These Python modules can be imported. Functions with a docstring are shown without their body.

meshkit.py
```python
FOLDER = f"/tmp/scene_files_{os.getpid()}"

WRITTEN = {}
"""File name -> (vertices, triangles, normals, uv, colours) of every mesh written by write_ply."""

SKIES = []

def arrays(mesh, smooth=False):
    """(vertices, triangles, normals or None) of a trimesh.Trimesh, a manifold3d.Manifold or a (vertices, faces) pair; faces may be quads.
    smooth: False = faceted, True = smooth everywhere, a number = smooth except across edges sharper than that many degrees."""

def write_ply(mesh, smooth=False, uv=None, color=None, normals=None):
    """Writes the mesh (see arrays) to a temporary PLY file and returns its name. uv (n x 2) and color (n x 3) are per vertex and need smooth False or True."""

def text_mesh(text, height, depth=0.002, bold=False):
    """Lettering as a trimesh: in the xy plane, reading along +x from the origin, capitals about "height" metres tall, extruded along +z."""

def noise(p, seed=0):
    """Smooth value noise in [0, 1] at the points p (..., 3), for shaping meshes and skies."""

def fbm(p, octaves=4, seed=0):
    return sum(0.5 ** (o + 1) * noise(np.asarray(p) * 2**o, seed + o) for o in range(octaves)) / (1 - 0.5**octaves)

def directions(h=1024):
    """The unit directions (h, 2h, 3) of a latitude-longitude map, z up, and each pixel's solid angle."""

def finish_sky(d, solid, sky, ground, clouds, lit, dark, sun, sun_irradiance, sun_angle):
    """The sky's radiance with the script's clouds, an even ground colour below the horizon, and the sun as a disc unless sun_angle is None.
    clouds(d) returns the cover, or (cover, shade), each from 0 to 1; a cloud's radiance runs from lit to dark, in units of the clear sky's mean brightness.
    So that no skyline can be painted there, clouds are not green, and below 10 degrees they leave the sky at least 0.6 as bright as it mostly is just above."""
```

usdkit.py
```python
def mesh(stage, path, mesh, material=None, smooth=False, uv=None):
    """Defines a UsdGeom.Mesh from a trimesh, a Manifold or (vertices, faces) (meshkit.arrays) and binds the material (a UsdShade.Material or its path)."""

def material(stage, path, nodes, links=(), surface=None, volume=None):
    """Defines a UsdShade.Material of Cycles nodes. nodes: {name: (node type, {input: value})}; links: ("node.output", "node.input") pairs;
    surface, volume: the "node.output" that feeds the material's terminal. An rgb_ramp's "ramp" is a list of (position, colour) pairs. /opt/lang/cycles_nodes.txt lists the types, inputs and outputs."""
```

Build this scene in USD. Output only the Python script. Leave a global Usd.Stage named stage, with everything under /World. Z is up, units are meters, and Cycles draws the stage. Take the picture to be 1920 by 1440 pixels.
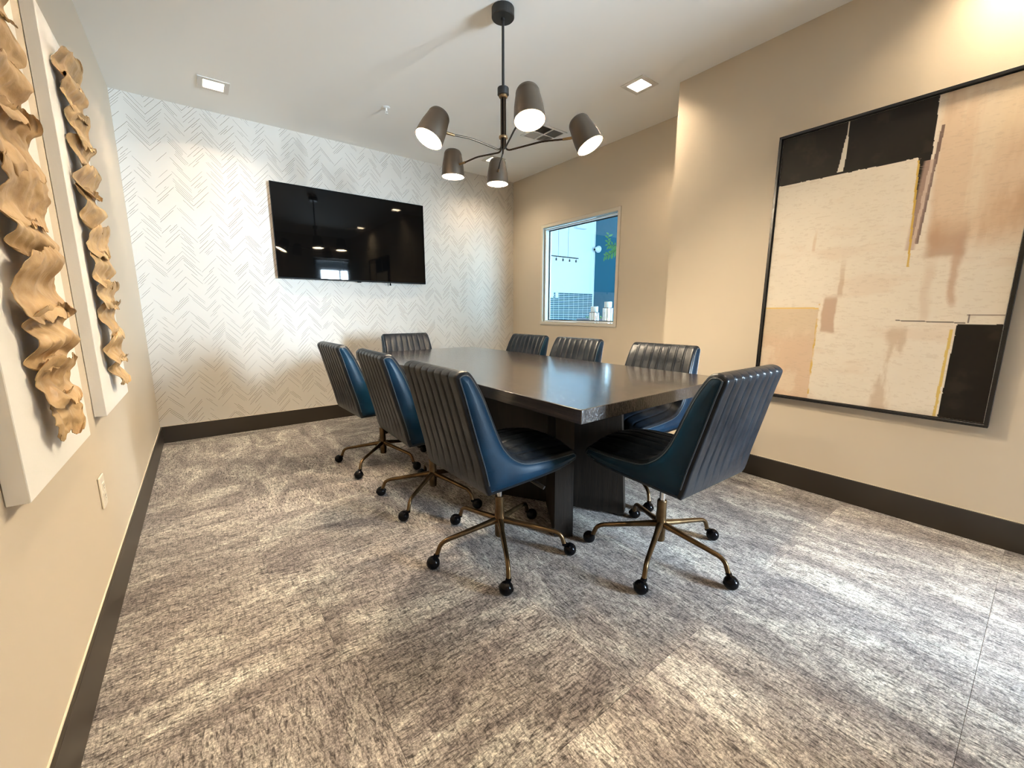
import math, random
import numpy as np
import trimesh
import manifold3d as m3
import usdkit, meshkit
from shapely.geometry import Polygon, box as sbox
from pxr import Usd, UsdGeom, UsdLux, UsdShade, Gf, Sdf, Vt

random.seed(7)
rng = np.random.default_rng(7)
stage = Usd.Stage.CreateInMemory()
UsdGeom.SetStageUpAxis(stage, 'Z')
UsdGeom.SetStageMetersPerUnit(stage, 1.0)
UsdGeom.Xform.Define(stage, '/World')
UsdGeom.Scope.Define(stage, '/World/Looks')

# ------------------------------------------------------------------ camera
YAW, PITCH, ROLL = 0.6469, -0.1756, -0.0005
EYE = np.array([0.0, 0.0, 1.114])
fw = np.array([math.sin(YAW)*math.cos(PITCH), math.cos(YAW)*math.cos(PITCH), math.sin(PITCH)])
rt = np.cross(fw, [0, 0, 1]); rt /= np.linalg.norm(rt)
dn = np.cross(fw, rt)
r2 = math.cos(ROLL)*rt + math.sin(ROLL)*dn
d2 = -math.sin(ROLL)*rt + math.cos(ROLL)*dn
cam = UsdGeom.Camera.Define(stage, '/World/camera')
cam.CreateHorizontalApertureAttr(36.0)
cam.CreateFocalLengthAttr(766.75/1920*36.0)
cam.CreateClippingRangeAttr(Gf.Vec2f(0.03, 200.0))
M = Gf.Matrix4d(*[float(v) for row in (list(r2)+[0], list(-d2)+[0], list(-fw)+[0], list(EYE)+[1]) for v in row])
cam.AddTransformOp().Set(M)
cam.GetPrim().CreateAttribute('exposure', Sdf.ValueTypeNames.Float).Set(1.12)

# ------------------------------------------------------------------ light levels
DOWNLIGHT = 235.0                 # recessed ceiling downlights (emission of the lens)
BULB = 1020.0                      # chandelier bulbs
WARM = (1.0, 0.80, 0.56)
GYM_DAY = (0.70, 0.85, 1.0); GYM_LEVEL = 135.0
KIT_DAY = (0.42, 0.74, 1.0); KIT_LEVEL = 11.0


def rect_light(name, pos, aim, w, h, color, level):
    l = UsdLux.RectLight.Define(stage, '/World/' + name)
    l.CreateWidthAttr(w); l.CreateHeightAttr(h)
    l.CreateColorAttr(Gf.Vec3f(*color)); l.CreateIntensityAttr(level)
    z = -np.asarray(aim, float); z /= np.linalg.norm(z)
    x = np.cross([0, 0, 1.0], z)
    x = np.array([1.0, 0, 0]) if np.linalg.norm(x) < 1e-6 else x/np.linalg.norm(x)
    y = np.cross(z, x)
    l.AddTransformOp().Set(Gf.Matrix4d(*[float(v) for row in (list(x)+[0], list(y)+[0], list(z)+[0], list(pos)+[1]) for v in row]))
    return l

# daylight entering the two neighbouring rooms through their own windows
rect_light('gym_daylight', (3.75, -4.30, 1.45), (0, 1, 0), 1.6, 1.7, GYM_DAY, GYM_LEVEL)
rect_light('kitchen_daylight', (4.75, 1.06, 1.75), (0, 1, 0.02), 2.0, 1.9, KIT_DAY, KIT_LEVEL)

# ------------------------------------------------------------------ room numbers (metres)
XL, XR1, XR2, YB, YJ, H, HB = -0.3633, 3.4059, 2.9507, 4.4821, 1.8944, 2.7433, 0.1439
YR = -1.15                        # wall behind the camera

# ------------------------------------------------------------------ materials
L = '/World/Looks/'
def mat(name, nodes, links, surface='p.BSDF'):
    return usdkit.material(stage, L + name, nodes, links, surface=surface)

def plain(name, color, rough=0.5, metal=0.0, spec=0.5, **kw):
    return mat(name, {'p': ('principled_bsdf', {'base_color': color, 'roughness': rough, 'metallic': metal, 'specular_ior_level': spec, **kw})}, [])

def paint(name, color, rough=0.6, bump=0.15, scale=260.0):
    return mat(name, {'g': ('geometry', {}),
                      'n': ('noise_texture', {'scale': scale, 'detail': 2.0}),
                      'b': ('bump', {'strength': bump, 'distance': 0.0012}),
                      'p': ('principled_bsdf', {'base_color': color, 'roughness': rough, 'specular_ior_level': 0.3})},
               [('g.position', 'n.vector'), ('n.fac', 'b.height'), ('b.normal', 'p.normal')])

WALL = paint('wall_paint', (0.62, 0.535, 0.42), 0.55)
CEIL = paint('ceiling_paint', (0.86, 0.84, 0.80), 0.8, 0.3, 180.0)
BASE = plain('dark_baseboard', (0.026, 0.019, 0.012), 0.38)
CAULK = plain('cream_caulk', (0.70, 0.62, 0.48), 0.6)
TRIMW = plain('window_trim', (0.66, 0.60, 0.50), 0.4)
WHITE = plain('white_enamel', (0.80, 0.79, 0.76), 0.35)
PLATE = plain('outlet_plastic', (0.84, 0.78, 0.66), 0.3)
BLACK = plain('black_metal', (0.010, 0.009, 0.008), 0.42)
SLOT = plain('dark_slot', (0.02, 0.02, 0.02), 0.6)
FRAMEB = plain('black_frame', (0.006, 0.0055, 0.005), 0.35)
BRONZE = plain('dark_bronze', (0.085, 0.064, 0.045), 0.42, 0.55)
BRONZER = plain('bronze_rod', (0.05, 0.034, 0.022), 0.3, 0.8)
BRASSY = plain('antique_brass_fitting', (0.34, 0.22, 0.11), 0.32, 0.9)
CHROME = plain('chrome', (0.75, 0.75, 0.75), 0.12, 1.0)
CASTER = plain('caster_black', (0.002, 0.002, 0.0025), 0.06, 0.0, 0.14)
SCREEN = plain('tv_glass', (0.002, 0.002, 0.002), 0.03, 0.0, 0.20)
BEZEL = plain('tv_bezel', (0.003, 0.003, 0.003), 0.55, 0.0, 0.15)
SHADEIN = plain('shade_inner_white', (0.85, 0.82, 0.74), 0.5)
GLAZE = plain('kitchen_tile_glaze', (0.035, 0.11, 0.15), 0.15)
KWHITE = plain('kitchen_white_wall', (0.80, 0.82, 0.84), 0.6)
KBLUE = plain('kitchen_blue_wall', (0.008, 0.12, 0.18), 0.5)
GROUT = plain('pale_grout', (0.66, 0.72, 0.74), 0.7)
GREYP = plain('grey_planter', (0.20, 0.20, 0.25), 0.5)
WAX = plain('candle_wax', (0.80, 0.80, 0.76), 0.45)
CERAM = plain('camera_white', (0.80, 0.80, 0.80), 0.3)
GYMWALL = plain('gym_grey_wall', (0.16, 0.19, 0.22), 0.6)
GYMFLOOR = plain('gym_rubber_floor', (0.05, 0.055, 0.06), 0.5)
MULLION = plain('dark_mullion', (0.02, 0.02, 0.022), 0.4)
SLAB = plain('floor_slab', (0.10, 0.085, 0.07), 0.9)

def emitter(name, color, strength):
    return mat(name, {'e': ('emission', {'color': color, 'strength': strength})}, [], 'e.emission')
LENS = emitter('downlight_lens', WARM, DOWNLIGHT)
GLOW = emitter('bulb_glow', (1.0, 0.83, 0.60), BULB)

PANE = mat('window_pane', {'gm': ('geometry', {}), 'io': ('math', {'math_type': 'multiply_add', 'value2': 1/1.5-1.5, 'value3': 1.5}), 'f': ('fresnel', {'IOR': 1.5}), 't': ('transparent_bsdf', {'color': (0.96, 0.985, 0.99)}),
                           'g': ('glossy_bsdf', {'color': (1, 1, 1), 'roughness': 0.01}), 'm': ('mix_closure', {})},
           [('gm.backfacing', 'io.value1'), ('io.value', 'f.IOR'), ('f.fac', 'm.fac'), ('t.BSDF', 'm.closure1'), ('g.BSDF', 'm.closure2')], 'm.closure')
VASE = mat('candle_glass', {'p': ('principled_bsdf', {'base_color': (0.86, 0.84, 0.82), 'roughness': 0.12, 'metallic': 0.85})}, [])

# leather: dark navy hide with fine grain and slow tonal wear
LEATHER = mat('navy_leather', {
    'c': ('texture_coordinate', {}),
    'n': ('noise_texture', {'scale': 9.0, 'detail': 4.0, 'roughness': 0.6}),
    'r': ('rgb_ramp', {'ramp': [(0.30, (0.0035, 0.0056, 0.0090)), (0.70, (0.0075, 0.0105, 0.0150))]}),
    'n2': ('noise_texture', {'scale': 240.0, 'detail': 2.0}),
    'b': ('bump', {'strength': 0.16, 'distance': 0.001}),
    'rr': ('map_range', {'from_min': 0.2, 'from_max': 0.8, 'to_min': 0.26, 'to_max': 0.40}),
    'p': ('principled_bsdf', {'specular_ior_level': 0.28})},
    [('c.object', 'n.vector'), ('c.object', 'n2.vector'), ('n.fac', 'r.fac'), ('r.color', 'p.base_color'),
     ('n2.fac', 'b.height'), ('b.normal', 'p.normal'), ('n.fac', 'rr.value'), ('rr.result', 'p.roughness')])
SIDEHIDE = mat('blue_side_leather', {
    'c': ('texture_coordinate', {}), 'n': ('noise_texture', {'scale': 9.0, 'detail': 4.0, 'roughness': 0.6}),
    'r': ('rgb_ramp', {'ramp': [(0.30, (0.0011, 0.0122, 0.0285)), (0.70, (0.0023, 0.0225, 0.0485))]}),
    'n2': ('noise_texture', {'scale': 240.0, 'detail': 2.0}), 'b': ('bump', {'strength': 0.16, 'distance': 0.001}),
    'p': ('principled_bsdf', {'specular_ior_level': 0.20, 'roughness': 0.36})},
    [('c.object', 'n.vector'), ('c.object', 'n2.vector'), ('n.fac', 'r.fac'), ('r.color', 'p.base_color'), ('n2.fac', 'b.height'), ('b.normal', 'p.normal')])
PIPING = plain('leather_piping', (0.035, 0.05, 0.065), 0.35)

BRASS = mat('antique_brass', {
    'c': ('texture_coordinate', {}), 'n': ('noise_texture', {'scale': 14.0, 'detail': 4.0}),
    'r': ('rgb_ramp', {'ramp': [(0.3, (0.075, 0.045, 0.020)), (0.7, (0.185, 0.115, 0.055))]}),
    'p': ('principled_bsdf', {'metallic': 0.9, 'roughness': 0.28})},
    [('c.object', 'n.vector'), ('n.fac', 'r.fac'), ('r.color', 'p.base_color')])

def wood(name, scale, lo, mid, hi, rough=0.36, bump=0.35, spec=0.5, coat=0.0):
    return mat(name, {
        'c': ('texture_coordinate', {}), 'm': ('mapping', {'scale': scale}),
        'n': ('noise_texture', {'scale': 1.0, 'detail': 7.0, 'roughness': 0.62, 'distortion': 0.35}),
        'm2': ('mapping', {'scale': tuple(s*0.22 for s in scale)}),
        'n2': ('noise_texture', {'scale': 1.0, 'detail': 3.0, 'distortion': 1.2}),
        'x': ('mix', {'mix_type': 'mix', 'fac': 0.40}),
        'r': ('rgb_ramp', {'ramp': [(0.34, lo), (0.5, mid), (0.66, hi)]}),
        'b': ('bump', {'strength': bump, 'distance': 0.003}),
        'p': ('principled_bsdf', {'roughness': rough, 'specular_ior_level': spec, 'coat_weight': coat, 'coat_roughness': 0.14})},
        [('c.object', 'm.vector'), ('m.vector', 'n.vector'), ('c.object', 'm2.vector'), ('m2.vector', 'n2.vector'),
         ('n.color', 'x.color1'), ('n2.color', 'x.color2'), ('x.color', 'r.fac'), ('r.color', 'p.base_color'),
         ('n.fac', 'b.height'), ('b.normal', 'p.normal')])
WOOD = wood('walnut_top', (85.0, 3.2, 60.0), (0.005, 0.003, 0.0025), (0.020, 0.013, 0.009), (0.055, 0.037, 0.026), 0.20, 0.9, 0.9, 0.7)
WOODE = wood('walnut_leg', (70.0, 70.0, 3.5), (0.003, 0.002, 0.0015), (0.009, 0.006, 0.004), (0.017, 0.011, 0.007), 0.5, 0.3, 0.3)

# sculpted torn sheets
BARK = mat('tan_torn_sheet', {
    'g': ('geometry', {}), 'n': ('noise_texture', {'scale': 11.0, 'detail': 5.0, 'roughness': 0.6}),
    'r': ('rgb_ramp', {'ramp': [(0.3, (0.36, 0.225, 0.10)), (0.55, (0.53, 0.36, 0.18)), (0.8, (0.62, 0.44, 0.235))]}),
    'n2': ('noise_texture', {'scale': 120.0, 'detail': 3.0}), 'b': ('bump', {'strength': 0.3, 'distance': 0.002}),
    'p': ('principled_bsdf', {'roughness': 0.5, 'specular_ior_level': 0.4})},
    [('g.position', 'n.vector'), ('n.fac', 'r.fac'), ('r.color', 'p.base_color'), ('g.position', 'n2.vector'),
     ('n2.fac', 'b.height'), ('b.normal', 'p.normal')])
PANELW = paint('white_art_panel', (0.80, 0.78, 0.73), 0.6, 0.2, 120.0)

# wallpaper: printed zigzag of thin broken strokes
PW, PS, PP = 0.1145, 0.127, 0.0172
def math_(t, a=None, b=None, c=None):
    d = {'math_type': t}
    for k, v in (('value1', a), ('value2', b), ('value3', c)):
        if v is not None: d[k] = v
    return ('math', d)
nodes = {'g': ('geometry', {}), 's': ('separate_xyz', {}),
         'xo': math_('add', b=0.283 + 0.229*4), 'xn': math_('divide', b=PW), 'col': math_('floor'), 'fr': math_('fraction'),
         'zig': math_('pingpong', b=1.0), 'zs': math_('multiply', b=PS), 'v': math_('add'), 'vn': math_('divide', b=PP),
         'k': math_('floor'), 'kf': math_('fraction'),
         'cv': ('combine_xyz', {'z': 3.7}), 'w': ('white_noise_texture', {'dimensions': '3D'}), 'sc': ('separate_color', {}),
         'cv2': ('combine_xyz', {'z': 9.1}), 'w2': ('white_noise_texture', {'dimensions': '3D'}), 'sc2': ('separate_color', {}),
         'pres': math_('less_than', b=0.46),
         'a': math_('multiply', b=0.75), 'a2': math_('subtract', b=0.28), 'ga': math_('greater_than'),
         'bm': math_('multiply', b=-0.75), 'b1': math_('add', b=1.28), 'lb': math_('less_than'),
         'cen': math_('subtract', b=0.5), 'abs': math_('absolute'), 'th': math_('less_than', b=0.095),
         'wob': ('noise_texture', {'scale': 45.0, 'detail': 2.0}), 'wobs': math_('multiply', b=0.007),
         'v2': math_('add'),
         'm1': math_('multiply'), 'm2': math_('multiply'), 'm3': math_('multiply'), 'dk': math_('multiply_add', b=0.40, c=0.60), 'm4': math_('multiply'),
         'mix': ('mix', {'mix_type': 'mix', 'color1': (0.63, 0.59, 0.53), 'color2': (0.12, 0.098, 0.072)}),
         'p': ('principled_bsdf', {'roughness': 0.55, 'specular_ior_level': 0.3})}
links = [('g.position', 's.vector'), ('s.x', 'xo.value1'), ('xo.value', 'xn.value1'), ('xn.value', 'col.value1'), ('xn.value', 'fr.value1'),
         ('xn.value', 'zig.value1'), ('zig.value', 'zs.value1'), ('zs.value', 'v.value1'), ('s.z', 'v.value2'),
         ('g.position', 'wob.vector'), ('wob.fac', 'wobs.value1'), ('v.value', 'v2.value1'), ('wobs.value', 'v2.value2'),
         ('v2.value', 'vn.value1'), ('vn.value', 'k.value1'), ('vn.value', 'kf.value1'),
         ('col.value', 'cv.x'), ('k.value', 'cv.y'), ('cv.vector', 'w.vector'), ('w.color', 'sc.color'),
         ('col.value', 'cv2.x'), ('k.value', 'cv2.y'), ('cv2.vector', 'w2.vector'), ('w2.color', 'sc2.color'),
         ('sc.r', 'pres.value1'), ('sc.g', 'a.value1'), ('a.value', 'a2.value1'), ('fr.value', 'ga.value1'), ('a2.value', 'ga.value2'),
         ('sc.b', 'bm.value1'), ('bm.value', 'b1.value1'), ('fr.value', 'lb.value1'), ('b1.value', 'lb.value2'),
         ('kf.value', 'cen.value1'), ('cen.value', 'abs.value1'), ('abs.value', 'th.value1'),
         ('pres.value', 'm1.value1'), ('ga.value', 'm1.value2'), ('m1.value', 'm2.value1'), ('lb.value', 'm2.value2'),
         ('m2.value', 'm3.value1'), ('th.value', 'm3.value2'), ('sc2.r', 'dk.value1'), ('m3.value', 'm4.value1'), ('dk.value', 'm4.value2'),
         ('m4.value', 'mix.fac'), ('mix.color', 'p.base_color')]
WALLPAPER = mat('zigzag_wallpaper', nodes, links)

# carpet: woven, weathered streaks; the two tile directions and some tone variants
def carpet(name, along_y, off, tone, cross):
    def sc(u, v): return (v, u, 1.0) if along_y else (u, v, 1.0)          # u along the yarn, v across it
    t = lambda c: tuple(min(1.0, v*tone) for v in c)
    return mat(name, {
        'g': ('geometry', {}),
        'mp': ('mapping', {'scale': sc(2.4, 7.0), 'location': (off, off*1.7, 0)}),
        'np': ('noise_texture', {'scale': 1.0, 'detail': 7.0, 'roughness': 0.66, 'distortion': 0.9}),
        'rp': ('rgb_ramp', {'ramp': [(0.36, t((0.160, 0.137, 0.130))), (0.46, t((0.230, 0.202, 0.187))), (0.54, t((0.305, 0.274, 0.248))), (0.64, t((0.45, 0.425, 0.38)))]}),
        'md': ('mapping', {'scale': sc(32.0, 118.0), 'location': (off*2.1, off, 0)}),
        'nd': ('noise_texture', {'scale': 1.0, 'detail': 5.0, 'roughness': 0.7, 'distortion': 0.8}),
        'rd': ('rgb_ramp', {'ramp': [(0.37, (0.24, 0.23, 0.23)), (0.44, (0.66, 0.65, 0.64)), (0.50, (1.0, 1.0, 1.0)), (0.61, (1.45, 1.45, 1.42))]}),
        'mx': ('mapping', {'scale': sc(120.0, 26.0), 'location': (off*1.3, off*0.6, 0)}),
        'nx': ('noise_texture', {'scale': 1.0, 'detail': 4.0, 'roughness': 0.7, 'distortion': 0.6}),
        'rx': ('rgb_ramp', {'ramp': [(0.37, (0.45, 0.44, 0.44)), (0.46, (0.95, 0.95, 0.95)), (0.60, (1.28, 1.28, 1.26))]}),
        'nf': ('noise_texture', {'scale': 150.0, 'detail': 3.0, 'roughness': 0.8}),
        'rf': ('rgb_ramp', {'ramp': [(0.36, (0.52, 0.51, 0.50)), (0.5, (1.0, 1.0, 1.0)), (0.64, (1.50, 1.50, 1.47))]}),
        'x1': ('mix', {'mix_type': 'multiply', 'fac': 1.0}),
        'x2': ('mix', {'mix_type': 'multiply', 'fac': cross}),
        'x3': ('mix', {'mix_type': 'multiply', 'fac': 1.0}),
        'h': ('math', {'math_type': 'add'}),
        'b': ('bump', {'strength': 0.6, 'distance': 0.004}),
        'p': ('principled_bsdf', {'roughness': 0.85, 'specular_ior_level': 0.25, 'sheen_weight': 0.12, 'sheen_roughness': 0.5})},
        [('g.position', 'mp.vector'), ('mp.vector', 'np.vector'), ('np.fac', 'rp.fac'),
         ('g.position', 'md.vector'), ('md.vector', 'nd.vector'), ('nd.fac', 'rd.fac'),
         ('g.position', 'mx.vector'), ('mx.vector', 'nx.vector'), ('nx.fac', 'rx.fac'),
         ('g.position', 'nf.vector'), ('nf.fac', 'rf.fac'),
         ('rp.color', 'x1.color1'), ('rd.color', 'x1.color2'), ('x1.color', 'x2.color1'), ('rx.color', 'x2.color2'),
         ('x2.color', 'x3.color1'), ('rf.color', 'x3.color2'), ('x3.color', 'p.base_color'),
         ('nd.fac', 'h.value1'), ('nf.fac', 'h.value2'), ('h.value', 'b.height'), ('b.normal', 'p.normal')])
CARPET_Y = [carpet('carpet_lengthwise_%d' % i, True, 3.1*i + 0.7, t, 0.5) for i, t in enumerate((0.92, 1.0, 1.10))]
CARPET_X = [carpet('carpet_crosswise_%d' % i, False, 4.3*i + 1.9, t, 0.9) for i, t in enumerate((0.90, 1.0, 1.08))]

# ------------------------------------------------------------------ helpers
used = {}
def numbered(path):
    n = used.get(path, 0); used[path] = n + 1
    return path if n == 0 else '%s_%03d' % (path, n)

def data(prim, label=None, cat=None, group=None, kind=None):
    for k, v in (('label', label), ('category', cat), ('group', group), ('kind', kind)):
        if v: prim.SetCustomDataByKey(k, v)

def thing(name, label, cat, loc=(0, 0, 0), rotz=0.0, group=None):
    x = UsdGeom.Xform.Define(stage, numbered('/World/' + name))
    x.AddTranslateOp().Set(Gf.Vec3d(*[float(v) for v in loc]))
    if rotz: x.AddRotateZOp().Set(math.degrees(rotz))
    data(x.GetPrim(), label, cat, group)
    return x.GetPrim()

def obj(name, mesh, m, parent=None, smooth=30, label=None, kind=None):
    base = (str(parent.GetPath()) if parent else '/World') + '/' + name
    if isinstance(mesh, (list, tuple)) and not isinstance(mesh[0], np.ndarray): mesh = cat_(mesh)
    g = usdkit.mesh(stage, numbered(base), mesh, m, smooth=smooth)
    data(g.GetPrim(), label, None, None, kind)
    return g.GetPrim()

def struct(name, mesh, m, parent=None, smooth=False):
    p = obj(name, mesh, m, parent, smooth)
    if not parent: data(p, kind='structure')
    return p

def tm(m):
    if isinstance(m, m3.Manifold):
        q = m.to_mesh(); return trimesh.Trimesh(q.vert_properties[:, :3], q.tri_verts, process=False)
    return m
def cat_(ms): return trimesh.util.concatenate([tm(m) for m in ms])

def bx(x0, x1, y0, y1, z0, z1):
    b = trimesh.creation.box(extents=(x1-x0, y1-y0, z1-z0)); b.apply_translation(((x0+x1)/2, (y0+y1)/2, (z0+z1)/2)); return b

def rbox(x0, x1, y0, y1, z0, z1, r=0.004, seg=8):
    s = m3.Manifold.sphere(r, seg)
    return tm(m3.Manifold.batch_hull([s.translate((x, y, z)) for x in (x0+r, x1-r) for y in (y0+r, y1-r) for z in (z0+r, z1-r)]))

def cbox(x0, x1, y0, y1, z0, z1, c=0.002):
    pts = []
    for x, sx in ((x0, 1), (x1, -1)):
        for y, sy in ((y0, 1), (y1, -1)):
            for z, sz in ((z0, 1), (z1, -1)):
                pts += [(x+sx*c, y+sy*c, z), (x+sx*c, y, z+sz*c), (x, y+sy*c, z+sz*c)]
    return tm(m3.Manifold.hull_points(np.array(pts)))

def cyl(r, z0, z1, x=0, y=0, n=32, r1=None):
    m = tm(m3.Manifold.cylinder(z1-z0, r, r if r1 is None else r1, n)); m.apply_translation((x, y, z0)); return m

def lathe(profile, n=40):
    return trimesh.creation.revolve(np.array(profile, float), sections=n)

def tube(path, r, n=12, caps=True):
    """Tube along a path with a radius or one radius per point."""
    p = np.asarray(path, float); R = np.full(len(p), r) if np.ndim(r) == 0 else np.asarray(r, float)
    t = np.gradient(p, axis=0); t /= np.linalg.norm(t, axis=1, keepdims=True)
    ref = np.array([0, 0, 1.0]) if abs(t[0][2]) < 0.9 else np.array([1.0, 0, 0])
    u = np.cross(ref, t[0]); u /= np.linalg.norm(u); vs = []
    for i in range(len(p)):
        u = u - t[i]*np.dot(u, t[i]); u /= np.linalg.norm(u); w = np.cross(t[i], u)
        a = np.linspace(0, 2*np.pi, n, endpoint=False)
        vs.append(p[i] + R[i]*(np.cos(a)[:, None]*u + np.sin(a)[:, None]*w))
    v = np.vstack(vs); f = []
    for i in range(len(p)-1):
        for j in range(n):
            a, b = i*n+j, i*n+(j+1) % n
            f += [(a, b, b+n), (a, b+n, a+n)]
    if caps:
        v = np.vstack([v, p[0], p[-1]]); c0, c1 = len(v)-2, len(v)-1; e = (len(p)-1)*n
        for j in range(n):
            f += [(c0, (j+1) % n, j), (c1, e+j, e+(j+1) % n)]
    return trimesh.Trimesh(v, np.array(f), process=False)

def curve(pts, n=40):
    """Catmull-Rom through the points."""
    p = np.array(pts, float); p = np.vstack([2*p[0]-p[1], p, 2*p[-1]-p[-2]]); out = []
    k = max(2, n // (len(p)-3))
    for i in range(1, len(p)-2):
        for t in np.linspace(0, 1, k, endpoint=False):
            a, b, c, d = p[i-1], p[i], p[i+1], p[i+2]
            out.append(0.5*((2*b) + (c-a)*t + (2*a-5*b+4*c-d)*t*t + (3*b-a-3*c+d)*t**3))
    out.append(p[-2]); return np.array(out)

def bend(pts, r=0.03, n=6):
    """Polyline with its corners rounded."""
    p = [np.array(q, float) for q in pts]; out = [p[0]]
    for a, b, c in zip(p[:-2], p[1:-1], p[2:]):
        u = (a-b)/np.linalg.norm(a-b); w = (c-b)/np.linalg.norm(c-b)
        s, e = b+u*min(r, np.linalg.norm(a-b)*0.45), b+w*min(r, np.linalg.norm(c-b)*0.45)
        for t in np.linspace(0, 1, n):
            out.append((1-t)**2*s + 2*t*(1-t)*b + t*t*e)
    out.append(p[-1]); return np.array(out)

def frame_yz(x0, x1, y0, y1, z0, z1, w):
    """Four bars around a rectangle in a plane of constant x, mitred as butt joints."""
    return [bx(x0, x1, y0, y1, z0, z0+w), bx(x0, x1, y0, y1, z1-w, z1), bx(x0, x1, y0, y0+w, z0+w, z1-w), bx(x0, x1, y1-w, y1, z0+w, z1-w)]

# ================================================================== ROOM
T = 0.12
# floor: slab with square carpet tiles laid in rows
fl = struct('floor', bx(XL-T, XR1+T, YR-T, YB+T, -0.16, -0.0085), SLAB)
P = 0.6167
row_shift = {0: 0.02, 1: 0.30, 2: 0.25, 3: 0.74, 4: 0.10, 5: 0.52, 6: 0.25}
tr = random.Random(11)
for j in range(-2, 8):
    y0, y1 = 0.005 + j*P, 0.005 + (j+1)*P
    if y1 < YR or y0 > YB: continue
    sx = row_shift.get(j, 0.4)
    for i in range(-3, 8):
        x0, x1 = sx + i*P, sx + (i+1)*P
        a0, a1, b0, b1 = max(x0, XL), min(x1, XR1), max(y0, YR), min(y1, YB)
        if b0 < YJ - 0.02: a1 = min(a1, XR2 if b1 < YJ + 0.02 else XR1)
        if a1 - a0 < 0.02 or b1 - b0 < 0.02: continue
        lengthwise = tr.random() < (0.93 if (x0+x1)/2 > 1.15 and j < 3 else 0.38)
        m = tr.choice(CARPET_Y if lengthwise else CARPET_X)
        g = 0.0004
        obj('carpet_tile', cbox(a0+g, a1-g, b0+g, b1-g, -0.0085, 0.0, 0.0005), m, fl, smooth=False)

DL = [(0.26, 3.965), (2.742, 2.09), (2.742, 3.965), (0.26, 2.09), (0.26, 0.25), (2.742, 0.25)]
_c = Polygon([(XL-T, YR-T), (XR1+T, YR-T), (XR1+T, YB+T), (XL-T, YB+T)])
for _x, _y in DL: _c = _c.difference(sbox(_x-.066, _y-.066, _x+.066, _y+.066))
_m = trimesh.creation.extrude_polygon(_c, 0.12, engine='earcut'); _m.apply_translation((0, 0, H))
struct('ceiling', _m, CEIL)
struct('wall_left', bx(XL-T, XL, YR-T, YB+T, -0.16, H), WALL)
struct('wall_back', bx(XL, XR1+T, YB, YB+T, -0.16, H), WALLPAPER)
# right wall: recessed far part with the window opening, near part standing proud
WY0, WY1, WZ0, WZ1 = 2.735, 3.922, 0.954, 2.132
ft = [bx(XR1, XR1+T, YJ, WY0, -0.16, H), bx(XR1, XR1+T, WY1, YB, -0.16, H), bx(XR1, XR1+T, WY0, WY1, -0.16, WZ0), bx(XR1, XR1+T, WY0, WY1, WZ1, H)]
struct('wall_right', cat_(ft), WALL)
struct('wall_right_near', bx(XR2, XR1+T, YR-T, YJ, -0.16, H), WALL)
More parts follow.
